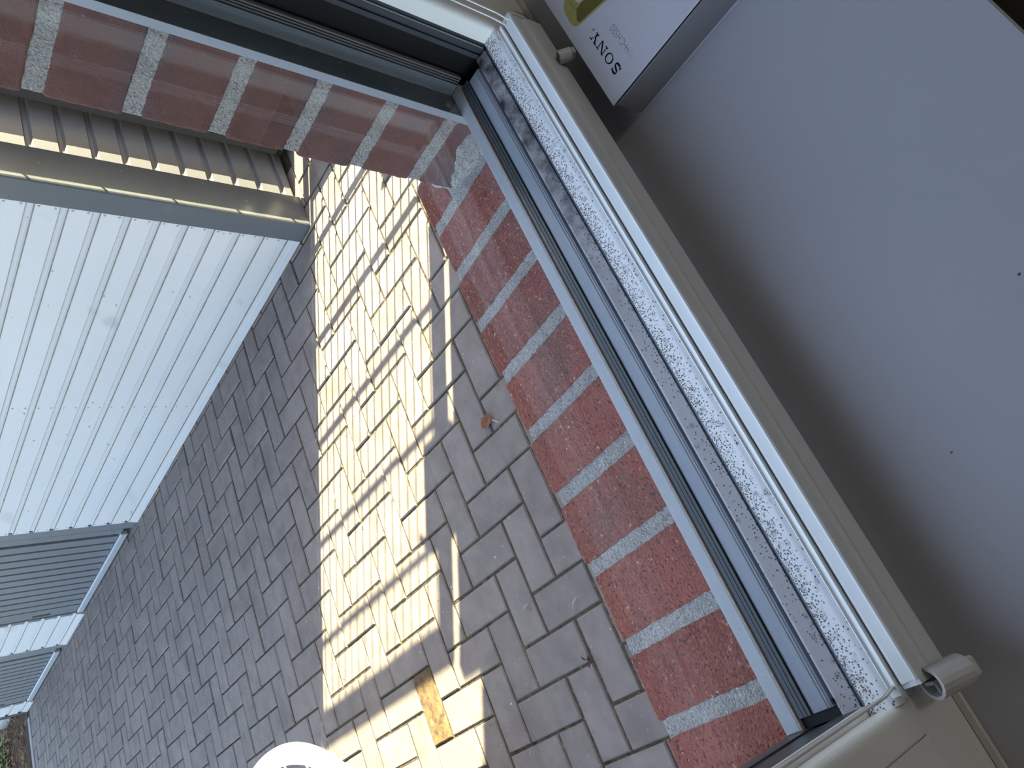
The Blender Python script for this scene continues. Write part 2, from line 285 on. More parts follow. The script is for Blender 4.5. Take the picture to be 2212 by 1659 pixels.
# ------------------------------------------------------------------ ground: herringbone paving
ground = empty('ground', (0, 0, 0), 'driveway of grey concrete pavers laid in herringbone between house and garage', kind='structure')
bm = bmesh.new(); box(bm, -7, 9, -8, 14, -0.20, -0.0045)
sand = obj('joint_sand', bm, M['joint'], ground)
def paver_bm():
    b = bmesh.new(); w, h, g = 0.1, 0.05, 0.0032
    box(b, -0.1 + g, 0.1 - g, -h + g, h - g, -0.06, 0.0)
    top = [e for e in b.edges if all(v.co.z > -1e-6 for v in e.verts)]
    bmesh.ops.bevel(b, geom=top, offset=0.0035, segments=1, affect='EDGES')
    return b
def proj(p):
    q = Vector(p) - Vector((0, 0, ZC)); zz = q.dot(fwd)
    if zz <= 0.05: return None
    return 1106 + 1641.85 * q.dot(right) / zz, 829.5 + 1641.85 * q.dot(down) / zz
stones = []
OX, OY = 0.036, 0.074
for i in range(-12, 28):
    for j in range(2, 72):
        s = (i + j) % 4
        if s == 3: cx, cy, ry = (i + 1) * 0.1 + OX, (j + 0.5) * 0.1 + OY, 0.0
        elif s == 1: cx, cy, ry = (i + 0.5) * 0.1 + OX, (j + 1) * 0.1 + OY, math.pi / 2
        else: continue
        if cy > 7.2 or cy < 0.52 or cx > (2.14 if cy < 1.75 else 1.95): continue
        stones.append((cx, cy, ry, i, j))
def seen(st):
    x, y = st[0], st[1]; p = proj((x, y, 0))
    return p and -30 < p[0] < 2240 and -30 < p[1] < 1690 and y > 1.12 and y > 0.70 * x
stones.sort(key=lambda st: (0 if seen(st) else 1, Vector((st[0], st[1], ZC)).length))
pm = [None, None]
for k in range(3):
    b = paver_bm()
    me = bpy.data.meshes.new('paver'); b.to_mesh(me); b.free(); me.materials.append(M['paver']); pm.append(me)
pm = pm[2:]
rest = bmesh.new()
for k, (x, y, r, i, j) in enumerate(stones):
    dz = random.uniform(-0.0022, 0.0014); tx, ty = random.uniform(-.006, .006), random.uniform(-.006, .006); rz = random.uniform(-.006, .006)
    if k < 299:
        o = bpy.data.objects.new('paver', pm[k % 3]); C.objects.link(o); o.parent = ground
        o.location = (x, y, dz); o.rotation_euler = (tx, ty, r + rz)
        if (i, j) == (1, 18):
            o.data = o.data.copy(); o.data.materials[0] = M['paver_stain']; o['label'] = 'brown stained paver in the sunlit strip'
    else:
        b = paver_bm(); b.transform(Matrix.Translation((x, y, dz)) @ Matrix.Rotation(r + rz, 4, 'Z'))
        me = bpy.data.meshes.new('tmp'); b.to_mesh(me); b.free(); rest.from_mesh(me); bpy.data.meshes.remove(me)
obj('paver_field', rest, M['paver'], ground, kind='stuff')
kb = bmesh.new()
for k in range(7): box(kb, -1.2 + k * 0.43, -1.2 + k * 0.43 + 0.425, 7.20, 7.27, -0.08, 0.004, bev=0.004)
obj('kerb_stone', kb, M['kerb'], ground, kind='stuff')

# ------------------------------------------------------------------ house front wall with its brick reveal and brick-on-edge sill
XL, XR = -0.075, 0.5                           # clear opening between brick reveals
wall = empty('wall_front', (0, 0.30, 0), 'house front wall around the window, red brick outside and white plaster inside', kind='structure')
bm = bmesh.new()
for q in ((-4.0, XL - 0.03, 0.24, 0.381, -0.2, 3.0), (0.605, 2.341, 0.24, 0.381, -0.2, 3.0), (XL - 0.03, 0.605, 0.24, 0.381, 2.2, 3.0), (XL - 0.03, 0.605, 0.24, 0.381, -0.2, Z(-0.575))):
    box(bm, *q)
obj('brick_facing', bm, M['facade'], wall)
bm = bmesh.new()
for q in ((-4.0, -0.115, 0.222, 0.24, 0.0, 2.6), (0.595, 2.341, 0.222, 0.24, 0.0, 2.6), (-0.115, 0.595, 0.222, 0.24, 2.19, 2.6), (-0.115, 0.595, 0.222, 0.24, 0.0, Z(-0.49))):
    box(bm, *q)
obj('plaster', bm, M['plaster'], wall)
def rough_brick(x0, x1, y0, y1, z0, z1, seed, cuts=(6, 6, 5), amp=0.0012, rnd=0.004):
    b = bmesh.new()
    def axis(n, d):
        r = rnd / d
        return [0, r * 0.35, r * 0.9] + [r * 1.3 + (1 - 2.6 * r) * i / (n - 1) for i in range(n)] + [1 - r * 0.9, 1 - r * 0.35, 1] if n > 2 else [0, min(r, .3), 1 - min(r, .3), 1]
    ax = [axis(cuts[0], x1 - x0), axis(cuts[1], y1 - y0), axis(cuts[2], z1 - z0)]
    nx, ny, nz = [len(t) - 1 for t in ax]
    vs = {}
    def V(i, j, k):
        if (i, j, k) not in vs: vs[(i, j, k)] = b.verts.new((ax[0][i], ax[1][j], ax[2][k]))
        return vs[(i, j, k)]
    for i in range(nx):
        for j in range(ny):
            for k in (0, nz):
                q = [V(i, j, k), V(i + 1, j, k), V(i + 1, j + 1, k), V(i, j + 1, k)]; b.faces.new(q if k else q[::-1])
    for i in range(nx):
        for k in range(nz):
            for j in (0, ny):
                q = [V(i, j, k), V(i, j, k + 1), V(i + 1, j, k + 1), V(i + 1, j, k)]; b.faces.new(q if j else q[::-1])
    for j in range(ny):
        for k in range(nz):
            for i in (0, nx):
                q = [V(i, j, k), V(i, j + 1, k), V(i, j + 1, k + 1), V(i, j, k + 1)]; b.faces.new(q if i else q[::-1])
    dx, dy, dz = x1 - x0, y1 - y0, z1 - z0
    off = Vector((seed * 3.1, seed * 1.7, seed * 0.9))
    for v in b.verts:
        p = Vector((x0 + v.co.x * dx, y0 + v.co.y * dy, z0 + v.co.z * dz))
        c = Vector(((x0 + x1) / 2, (y0 + y1) / 2, (z0 + z1) / 2)); hx, hy, hz = dx / 2, dy / 2, dz / 2
        q = p - c                                   # pull edges in: rounded arrises
        e = [max(0, abs(q.x) - hx + rnd), max(0, abs(q.y) - hy + rnd), max(0, abs(q.z) - hz + rnd)]
        ln = math.sqrt(sum(t * t for t in e))
        if ln > rnd:
            f = (ln - rnd) / ln
            q -= Vector((math.copysign(e[0] * f, q.x), math.copysign(e[1] * f, q.y), math.copysign(e[2] * f, q.z)))
        p = c + q
        nv = Vector((noise.noise(p * 60 + off), noise.noise(p * 60 + off + Vector((7, 3, 1))), noise.noise(p * 60 + off + Vector((2, 9, 5)))))
        nf = Vector((noise.noise(p * 300 + off), noise.noise(p * 300 + off * 2), noise.noise(p * 300 - off)))
        v.co = p + nv * amp * 0.6 + nf * amp
    bmesh.ops.recalc_face_normals(b, faces=b.faces)
    return b
def slab(x0, x1, y0, y1, z0, z1, cuts, amp, seed):
    return rough_brick(x0, x1, y0, y1, z0, z1, seed, cuts, amp, 0.001)
# reveal (right side of the window): courses 62.5 mm high
zj = [-0.1087 - 0.0623 * k for k in range(5)]      # joint centres below the eye
zj = [-0.421] + [-0.3586 + 0.0624 * k for k in range(21)]
for k in range(len(zj) - 1):
    z0, z1 = zj[k] + 0.0062, zj[k + 1] - 0.0062
    cuts = (4, 30, 18) if k < 7 else (2, 2, 2)
    b = rough_brick(XR, XR + 0.1, 0.3022, 0.381 + random.uniform(-0.001, 0.001), Z(z0), Z(z1), k + 1, cuts, 0.0007 if k < 7 else 0, 0.0028)
    obj('brick', b, M['brick_jamb'], wall, smooth=True)
b = rough_brick(XR + 0.0005, XR + 0.1, 0.3022, 0.3795, Z(-0.475), Z(-0.428), 31, (4, 30, 16), 0.0007, 0.0028)
obj('brick', b, M['brick_jamb'], wall, smooth=True, label='cut brick piece beside the mortar smear')
b = slab(XR + 0.0017, XR + 0.1, 0.3022, 0.3788, Z(-0.475), Z(0.9), (3, 24, 300), 0.0006, 55)
obj('mortar', b, M['mortar'], wall, smooth=True)
# left reveal, hidden behind the frame from the camera
b = bmesh.new()
for k in range(22): box(b, XL - 0.03, XL, 0.285, 0.381, Z(-0.53 + k * 0.0624), Z(-0.53 + k * 0.0624 + 0.051), bev=0.003)
obj('reveal_brick', b, M['brick_jamb'], wall, kind='stuff')
# brick-on-edge sill, sloping outwards
sillb = empty('trim_1', (0.2, 0.36, Z(-0.57)), 'outside window sill of red bricks laid on edge with wide grey joints', kind='structure')
xj = [0.484, 0.4228, 0.3622, 0.3017, 0.2390, 0.1760, 0.1110, 0.0455, -0.0178, -0.081]
TILT = math.radians(5.3)
def tilt(b):
    piv = Vector((0, 0.30, Z(-0.458)))
    b.transform(Matrix.Translation(piv) @ Matrix.Rotation(-TILT, 4, 'X') @ Matrix.Translation(-piv))
    return b
for k in range(len(xj) - 1):
    x1, x0 = xj[k] - 0.0064, xj[k + 1] + 0.0064
    b = tilt(rough_brick(x0 + random.uniform(-.0008, .0008), x1 + random.uniform(-.0008, .0008), 0.27, 0.4275 + random.uniform(-0.0025, 0.001), Z(-0.56), Z(-0.458) + random.uniform(-.0008, .0008), 60 + k, (18, 50, 5), 0.0008, 0.0028))
    obj('brick', b, M['brick'], sillb, smooth=True)
b = tilt(rough_brick(0.4905, 0.545, 0.383, 0.4265, Z(-0.56), Z(-0.4585), 80, (14, 16, 6), 0.0008, 0.0028))
obj('brick', b, M['brick'], sillb, smooth=True)
b = tilt(slab(-0.14, 0.548, 0.27, 0.4238, Z(-0.558), Z(-0.4599), (260, 44, 3), 0.0007, 91))
obj('mortar', b, M['mortar'], sillb, smooth=True)
# mortar smeared into the corner between sill and reveal
prof = [(0.300, 0.4885, 0.014), (0.315, 0.4860, 0.020), (0.330, 0.4850, 0.024), (0.345, 0.4870, 0.021), (0.357, 0.4915, 0.018), (0.366, 0.4930, 0.017), (0.374, 0.4975, 0.011), (0.382, 0.503, 0.009), (0.392, 0.513, 0.006), (0.399, 0.522, 0.003)]
b = bmesh.new(); rows = []
for y, x, h in [(p[0] + t * (q[0] - p[0]), p[1] + t * (q[1] - p[1]), p[2] + t * (q[2] - p[2])) for p, q in zip(prof, prof[1:]) for t in (0, .25, .5, .75)]:
    zt = Z(-0.458) - math.tan(TILT) * (y - 0.30); row = []
    jx = noise.noise(Vector((y * 260, 3, 1))) * 0.0022; xe = max(0.5005, x + 0.02)
    for t in range(7):
        u = t / 6
        px = x + jx + (xe - x) * u; pz = zt + 0.0012 + h * u ** 1.7 + noise.noise(Vector((px * 300, y * 300, 5))) * 0.0012 * (0.2 + u)
        if t == 0: pz = zt - 0.003
        row.append(b.verts.new((px, y, pz)))
    row.append(b.verts.new((xe + 0.02, y, zt - 0.004))); rows.append(row)
for r0, r1 in zip(rows, rows[1:]):
    for t in range(len(r0) - 1): b.faces.new((r0[t], r0[t + 1], r1[t + 1], r1[t]))
bmesh.ops.recalc_face_normals(b, faces=b.faces)
obj('mortar_smear', b, M['mortar'], sillb, smooth=True, label='rough mortar smeared over the corner bricks')

# ------------------------------------------------------------------ window_1
win = empty('window_1', (0.24, 0.26, Z(-0.484)), 'window frame, anthracite outside and white inside, mould spotted along the bottom', kind='structure')
FL, FR, ZT, ZH = -0.0446, 0.523, Z(-0.4232), Z(0.86)
# bottom member, outside to inside
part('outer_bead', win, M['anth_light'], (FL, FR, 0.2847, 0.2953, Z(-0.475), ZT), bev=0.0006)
part('sill_gasket', win, M['gasket'], (FL, FR, 0.2829, 0.2847, Z(-0.44), ZT + 0.0006), bev=0.0004)
part('channel_floor', win, M['black'], (FL, FR, 0.2400, 0.2829, Z(-0.475), Z(-0.4480)))  # black colour carries the shade of the deep channel
b = bmesh.new()
XI0, XI1 = -0.0385, 0.5170
prism(b, [(0.2827, Z(-.446)), (0.2827, ZT - .0006), (0.2792, ZT - .0004), (0.2790, ZT - .0007), (0.2784, ZT - .0007), (0.2782, ZT - .0003), (0.2764, ZT - .0003), (0.2762, ZT - .0007), (0.2754, ZT - .0007), (0.2752, ZT - .0002), (0.2736, ZT - .0002), (0.2736, Z(-.446))], 'X', XI0, XI1)
obj('drain_lip', b, M['anth_mid'], win)
b = bmesh.new()
prism(b, [(0.2736, Z(-.447)), (0.2736, ZT - .0030), (0.2728, ZT - .0016), (0.2708, ZT - .0012), (0.2622, ZT - .0010), (0.2619, ZT - .0014), (0.2613, ZT - .0014), (0.2610, ZT - .0010), (0.2601, ZT - .0010), (0.2599, ZT - .0014), (0.2593, ZT - .0014), (0.2590, ZT - .0010), (0.2583, ZT - .0012), (0.2583, Z(-.447))], 'X', XI0, XI1 - 0.003)
obj('drain_profile', b, M['insert'], win, label='pale blue grey ribbed profile in the frame channel')
b = bmesh.new()
prism(b, [(0.2583, Z(-.447)), (0.2583, ZT - .0014), (0.2563, ZT - .0034), (0.2563, Z(-.447))], 'X', XI0, XI1 - 0.003)
obj('drain_groove', b, M['insert_dark'], win)
b = bmesh.new()
prism(b, [(0.2563, Z(-.447)), (0.2563, ZT - .0018), (0.2548, ZT - .0016), (0.2446, ZT - .0032), (0.2446, Z(-.447))], 'X', FL, FR - 0.001)
obj('grimy_strip', b, M['mould_grey'], win, label='grimy grey strip of the bottom frame')
b = bmesh.new()
prism(b, [(0.2440, Z(-.447)), (0.2440, ZT - .0042), (0.2401, ZT - .0024), (0.2401, Z(-.447))], 'X', FL, FR)
obj('mould_strip', b, M['mould_band'], win, label='dark strip with black mould along the bottom frame')
def inner_frame(pts_axis, a, bq, mm, name, sgn=None, x=None):
    pass
b = bmesh.new()
R_ = 0.006
arc = [(0.222 + R_ - R_ * math.sin(t), ZT - R_ + R_ * math.cos(t)) for t in [i * math.pi / 2 / 7 for i in range(8)]]
prism(b, [(0.2400, Z(-.49)), (0.2400, ZT)] + arc + [(0.222, Z(-.49))], 'X', FL - 0.0046, FR + 0.001)
obj('bottom_ledge', b, M['mould_white'], win, smooth=False, label='white bottom ledge peppered with black mould')
part('bottom_face', win, M['white'], (-0.115, FL - 0.0046, 0.222, 0.240, Z(-0.49), Z(-0.4344)), (FR + 0.001, 0.593, 0.222, 0.240, Z(-0.49), Z(-0.4344)))
# right jamb (faces -X), outside to inside
part('guide_rail', win, M['anth'], (0.4950, 0.530, 0.2956, 0.3019, Z(-0.470), ZH), label='dark shutter guide rail beside the bricks')
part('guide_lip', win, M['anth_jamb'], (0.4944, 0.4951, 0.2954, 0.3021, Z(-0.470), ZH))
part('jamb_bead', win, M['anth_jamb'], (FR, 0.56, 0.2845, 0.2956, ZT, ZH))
part('jamb_edge', win, M['gasket'], (FR - 0.0006, FR + 0.002, 0.2952, 0.2960, ZT, ZH))
for y in (0.2828, 0.2805, 0.2782): part('glazing_seal', win, M['gasket_grey'], (FR + 0.0008, FR + 0.012, y - 0.0006, y + 0.0006, ZT, ZH))
part('jamb_rebate', win, M['black'], (FR + 0.006, 0.56, 0.2566, 0.2845, Z(-0.475), ZH))  # shallow step coloured black for the shade of a deep rebate
b = bmesh.new()
prism(b, [(FR + 0.003, 0.2566), (FR + 0.001, 0.2560), (FR + 0.001, 0.2520), (FR + 0.0025, 0.2516), (FR + 0.0025, 0.2500), (FR + 0.001, 0.2496), (FR + 0.001, 0.2450), (0.56, 0.2450), (0.56, 0.2566)], 'Z', Z(-0.475), ZH)
obj('jamb_step', b, M['anth_mid'], win)
part('jamb_line', win, M['gasket'], (FR + 0.0005, 0.55, 0.2441, 0.2447, ZT - 0.002, ZH))
part('jamb_inner_strip', win, M['anth'], (FR + 0.002, 0.55, 0.2395, 0.2441, Z(-0.475), ZH))
def white_jamb(sx, name, lab):
    b = bmesh.new()
    x = FR if sx > 0 else FL; xo = x + sx * 0.07
    arc = [(x + sx * (R_ - R_ * math.cos(t)), 0.222 + R_ - R_ * math.sin(t)) for t in [i * math.pi / 2 / 7 for i in range(8)]]
    prism(b, [(xo, 0.240), (x, 0.240)] + arc + [(xo, 0.222)], 'Z', Z(-0.4342), ZH)
    return obj(name, b, M['white'], win, label=lab)
white_jamb(1, 'white_jamb', 'white right jamb of the window frame')
# left jamb: its inner half is split by a narrow vertical slit
b = bmesh.new()
arc = [(FL - 0.0044 - (R_ - R_ * math.cos(t)), 0.222 + R_ - R_ * math.sin(t)) for t in [i * math.pi / 2 / 7 for i in range(8)]]
prism(b, [(-0.0659, 0.240), (FL - 0.0044, 0.240)] + arc + [(-0.0659, 0.222)], 'Z', Z(-0.4342), ZH)
obj('white_jamb', b, M['white'], win, label='white left jamb of the window frame, mould at its foot')
part('white_jamb_flange', win, M['white'], (-0.115, -0.0671, 0.222, 0.240, Z(-0.4342), ZH), (-0.0671, -0.0659, 0.2245, 0.240, Z(-0.4342), ZH), (-0.0671, -0.0659, 0.222, 0.2245, Z(-0.4342), Z(-0.4320)))
part('jamb_dark_face', win, M['anth'], (-0.075, FL, 0.2790, 0.2953, Z(-0.475), ZH), (-0.075, FL - 0.001, 0.2625, 0.2790, Z(-0.475), ZH))
part('jamb_slate_face', win, M['anth_mid'], (-0.075, FL + 0.0004, 0.2440, 0.2620, Z(-0.475), ZH))
part('jamb_white_edge', win, M['white'], (-0.075, FL + 0.0006, 0.2412, 0.2440, ZT - 0.003, ZH))
part('drain_end_block', win, M['black'], (FL, -0.0385, 0.2560, 0.2825, Z(-0.45), ZT - 0.0025), (-0.0375, -0.0345, 0.2566, 0.2580, Z(-0.45), ZT - 0.0005), label='black end block in the frame corner')
part('frame_head', win, M['white'], (-0.115, 0.593, 0.222, 0.2953, ZH, ZH + 0.06))
part('pane', win, M['glass'], (FL, FR + 0.004, 0.2831, 0.2843, ZT + 0.0006, ZH), label='glass pane speckled with dust')
part('sill_caulk', win, M['white_clip'], (-0.115, 0.593, 0.2165, 0.222, Z(-0.4845), Z(-0.4815)), bev=0.001)

# ------------------------------------------------------------------ room
sill_in = obj('trim_2', (lambda b: (box(b, -1.5, 1.6, -0.017, 0.222, Z(-0.484) - 0.022, Z(-0.484), bev=0.0015), b)[1])(bmesh.new()), M['sill'])
tag(sill_in, 'wide smooth grey white inside window sill', kind='structure')
def shell(name, q, material, label):
    b = bmesh.new(); box(b, *q); o = obj(name, b, material); tag(o, label, kind='structure'); return o
shell('floor', (-3.0, 2.341, -3.6, 0.222, -0.02, 0.08), M['woodfloor'], 'dark wooden room floor below the window sill')
shell('ceiling', (-3.1, 2.45, -3.7, 0.24, 2.6, 2.7), M['ceiling'], 'white room ceiling')
shell('wall_back', (-3.1, 2.45, -3.7, -3.6, 0.0, 2.6), M['plaster'], 'white plaster wall behind the camera')
shell('wall_left', (-3.1, -3.0, -3.6, 0.222, 0.0, 2.6), M['plaster'], 'white plaster wall left of the window')
shell('wall_right', (2.25, 2.341, -3.6, 0.222, 0.0, 2.6), M['plaster'], 'white plaster wall right of the window')
lamp = empty('fill_lamp', (0.3, -2.6, 2.6), 'round white ceiling lamp added as fill at the unseen back of the room', 'lamp')  # unseen lamp added to lift the dim interior
b = bmesh.new(); tube(b, [(0.3, -2.6, 2.6), (0.3, -2.6, 2.55)], [0.16, 0.16], 24); obj('shade', b, M['fill_lamp_shade'], lamp)
ld = bpy.data.lights.new('fill_light', 'POINT'); ld.energy = 19; ld.color = (1.0, 0.95, 0.89); ld.shadow_soft_size = 0.12
lo = bpy.data.objects.new('fill_light', ld); C.objects.link(lo); lo.parent = lamp; lo.location = (0, 0, -0.22)

# ------------------------------------------------------------------ blind: bottom rail hanging on cords at the window
blind = empty('window_blind', (0.237, 0.21, Z(-0.4535)), 'white blind bottom rail lowered along the window frame on thin cords', 'blind')
RL, RR = -0.0400, 0.5135
b = bmesh.new()
zt = Z(-0.4195)
prism(b, [(0.2214, zt - 0.006), (0.2216, zt), (0.2210, zt + 0.0002), (0.2208, zt - 0.0005), (0.2204, zt - 0.0005), (0.2202, zt - 0.0010), (0.2164, zt + 0.0003), (0.2160, zt - 0.0004), (0.2160, zt - 0.006)], 'X', RL - 0.001, RR)
obj('rear_lip', b, M['white_rail'], blind)
b = bmesh.new()
prism(b, [(0.2160, zt - 0.018), (0.2160, zt - 0.0050), (0.2142, zt - 0.0014), (0.2125, zt - 0.0008), (0.2062, zt - 0.0006), (0.2057, zt + 0.0004), (0.2046, zt + 0.0006), (0.2036, zt), (0.2033, zt - 0.0012), (0.2038, zt - 0.0120), (0.2030, zt - 0.0160), (0.2016, zt - 0.0165), (0.2010, zt - 0.0330), (0.2020, zt - 0.0340), (0.2160, zt - 0.0340)], 'X', RL, RR - 0.001)
obj('bottom_rail', b, M['white_rail'], blind)
b = bmesh.new(); prism(b, [(0.2216, zt - 0.004), (0.2216, zt + 0.0006), (0.2160, zt + 0.0006), (0.2156, zt - 0.004)], 'X', RL - 0.0045, RL - 0.001); obj('end_cap', b, M['white_rail'], blind)
b = bmesh.new(); prism(b, [(0.2150, zt - 0.034), (0.2150, zt - 0.003), (0.2060, zt - 0.0005), (0.2034, zt - 0.0005), (0.2034, zt - 0.034)], 'X', RL - 0.0028, RL); obj('end_cap', b, M['white_rail'], blind)
b = bmesh.new(); prism(b, [(0.2140, zt - 0.030), (0.2140, zt - 0.001), (0.2062, zt + 0.0012), (0.2036, zt + 0.0008), (0.2024, zt - 0.004), (0.2018, zt - 0.016), (0.2040, zt - 0.030)], 'X', RR - 0.001, RR + 0.0012); obj('end_cap', b, M['white_rail'], blind)
for x0, x1, y in ((RR - 0.0035, RR - 0.0005, 0.2125), (RR - 0.0035, RR - 0.0005, 0.2075), (RL + 0.0006, RL - 0.0015, 0.2205), (RL + 0.0006, RL - 0.0015, 0.2182)):
    b = bmesh.new(); tube(b, [(x0, y, zt - 0.002), (x1, y, zt + 0.012), (x1, y, zt + 0.05), (x1, y, Z(0.80))], 0.0008, 6); obj('cord', b, M['cord'], blind, smooth=True)
part('head_rail', blind, M['white_rail'], (RL, RR, 0.198, 0.2215, Z(0.80), Z(0.83)), bev=0.002)
b = bmesh.new()
pts = []
for k in range(9): pts += [(0.2195, Z(0.80) - k * 0.006), (0.2015, Z(0.80) - k * 0.006 - 0.003)]
pts2 = [(y + 0.0006, z) for y, z in pts[::-1]]
prism(b, pts + pts2, 'X', RL + 0.004, RR - 0.004)
obj('pleated_fabric', b, M['fabric'], blind)
def clip(name, cx, y0, y1, cz, rx, rz, lab, side):
    e = empty(name, (cx, (y0 + y1) / 2, Z(cz)), lab, 'clip', group='blind holding clips')
    b = bmesh.new(); seg = 18
    outer = [(cx + rx * math.cos(t), Z(cz) + rz * math.sin(t)) for t in [2 * math.pi * k / seg for k in range(seg)]]
    inner = [(cx + rx * 0.78 * math.cos(t), Z(cz) + rz * 0.78 * math.sin(t)) for t in [2 * math.pi * k / seg for k in range(seg)]]
    A = [b.verts.new((x, y1, z)) for x, z in outer]; Bv = [b.verts.new((x, y0, z)) for x, z in outer]
    Ci = [b.verts.new((x, y1, z)) for x, z in inner]; Di = [b.verts.new((x, y0 + 0.004, z)) for x, z in inner]
    for k in range(seg):
        j = (k + 1) % seg
        b.faces.new((A[k], A[j], Bv[j], Bv[k])); b.faces.new((A[j], A[k], Ci[k], Ci[j])); b.faces.new((Ci[j], Ci[k], Di[k], Di[j]))
    b.faces.new(Bv); b.faces.new(Di[::-1]); bmesh.ops.recalc_face_normals(b, faces=b.faces)
    obj('clip_body', b, M['white_clip'], e)
    part('clip_tab', e, M['white_clip'], (cx - rx * 0.62, cx + rx * 0.62, y0 - 0.0045, y0, Z(cz) - rz * 0.72, Z(cz) + rz * 0.72), bev=0.0012)
    part('clip_arm', e, M['white_clip'], (cx - rx * 0.5, cx + rx * 0.5, y1 - 0.002, side, Z(cz) - rz * 1.05, Z(cz) - rz * 0.8), bev=0.0006)
    part('clip_rib', e, M['white_clip'], (cx - rx * 0.1, cx + rx * 0.1, y0 + 0.006, y1 - 0.001, Z(cz) - rz * 0.7, Z(cz) + rz * 0.1), (cx - rx * 0.7, cx + rx * 0.1, y0 + 0.006, y1 - 0.003, Z(cz) - rz * 0.25, Z(cz) - rz * 0.1))
    for ch in e.children:
        if ch.name.split('.')[0] != 'clip_arm': ch.data.transform(Matrix.Rotation(math.radians(50), 4, 'X'))
    return e
clip('blind_clip', -0.0455, 0.188, 0.2075, -0.437, 0.0085, 0.0125, 'white plastic clip with a hollow end at the left end of the blind rail', 0.2165)
clip('blind_clip', 0.4600, 0.190, 0.2005, -0.4460, 0.0052, 0.0060, 'small white plastic clip on the blind rail beside the headphone box', 0.2012)

# ------------------------------------------------------------------ headphone box on the sill
BX, BY, ZS, ZTOP = 0.3896, 0.1855, Z(-0.484), Z(-0.4496)
bxe = empty('headphone_box', (BX + 0.09, BY - 0.095, ZS), 'flat white headphone box with black brand lettering and grey sides lying on the sill', 'box')
BW, BD = 0.178, 0.196
part('lid', bxe, M['card_white'], (BX, BX + BW, BY - BD, BY, ZTOP - 0.0012, ZTOP), bev=0.0004)
part('tray', bxe, M['card_grey'], (BX + 0.0012, BX + BW - 0.001, BY - BD + 0.001, BY - 0.0012, ZS + 0.001, ZTOP - 0.0042), bev=0.0012, label='silver grey tray of the box')
part('lid_gap_shade', bxe, M['ink'], (BX + 0.0021, BX + BW - 0.002, BY - BD + 0.002, BY - 0.0021, ZTOP - 0.0045, ZTOP - 0.0010))  # black filler stands in for the shade in the slit under the lid
part('base_card', bxe, M['card_white'], (BX, BX + BW, BY - BD, BY, ZS, ZS + 0.0011), bev=0.0003)
def flat(name, polys, material, dz=0.0, label=None):
    b = bmesh.new()
    for poly in polys:
        vs = [b.verts.new((BX + u / 1000, BY + v / 1000, ZTOP + 0.00012 + dz)) for u, v in poly]
        f = b.faces.new(vs)
        if f.normal.z < 0 or sum((vs[i].co.x * vs[(i + 1) % len(vs)].co.y - vs[(i + 1) % len(vs)].co.x * vs[i].co.y) for i in range(len(vs))) < 0: f.normal_flip()
    return obj(name, b, material, bxe, label=label)
def stroke(pts, w, closed=False):
    """quads along a polyline of width w (w may be a function of the segment direction)"""
    P = [Vector((p[0], p[1])) for p in pts]; k = len(P); Lf, Rt = [], []
    for i in range(k):
        a = P[(i - 1) % k] if (closed or i) else P[i]; c = P[(i + 1) % k] if (closed or i < k - 1) else P[i]
        d = (c - a).normalized(); nrm = Vector((-d.y, d.x)); ww = w(d) if callable(w) else w
        Lf.append(P[i] + nrm * ww / 2); Rt.append(P[i] - nrm * ww / 2)
    return [[Lf[i], Lf[(i + 1) % k], Rt[(i + 1) % k], Rt[i]] for i in range(k if closed else k - 1)]
B0, T0 = -21.7, -14.4; HH = T0 - B0
def Y_(t): return B0 + HH * t
brand = []
# S
spine = [(24.2, .80), (23.4, .91), (21.9, .965), (20.2, .955), (18.7, .88), (18.2, .75), (18.8, .63), (20.4, .55), (22.2, .48), (23.9, .39), (24.6, .26), (24.0, .12), (22.4, .045), (20.6, .03), (18.9, .08), (17.9, .20)]
brand += stroke([(u, Y_(t)) for u, t in spine], lambda d: 0.75 + 0.95 * abs(d.x) * (1 if d.y < 0.3 else 0.4))
brand += [[(23.9, Y_(1.0)), (24.7, Y_(1.0)), (24.9, Y_(.70)), (24.0, Y_(.70))], [(16.9, Y_(0)), (17.7, Y_(0)), (18.3, Y_(.30)), (17.1, Y_(.30))]]
# O
for i in range(32):
    a0, a1 = 2 * math.pi * i / 32, 2 * math.pi * (i + 1) / 32
    o_ = lambda a: (33.2 + 4.9 * math.cos(a), Y_(.5) + 3.85 * math.sin(a)); i_ = lambda a: (33.2 + 3.3 * math.cos(a), Y_(.5) + 3.1 * math.sin(a))
    brand.append([o_(a0), o_(a1), i_(a1), i_(a0)])
# N
brand += [[(41.4, B0), (42.3, B0), (42.3, T0), (41.4, T0)], [(49.4, B0), (50.3, B0), (50.3, T0), (49.4, T0)], [(41.4, T0), (43.5, T0), (50.3, B0), (48.4, B0)],
          [(40.2, B0), (44.0, B0), (44.0, B0 + .7), (40.2, B0 + .7)], [(40.2, T0 - .7), (42.6, T0 - .7), (42.6, T0), (40.2, T0)], [(47.9, T0 - .7), (51.6, T0 - .7), (51.6, T0), (47.9, T0)]]
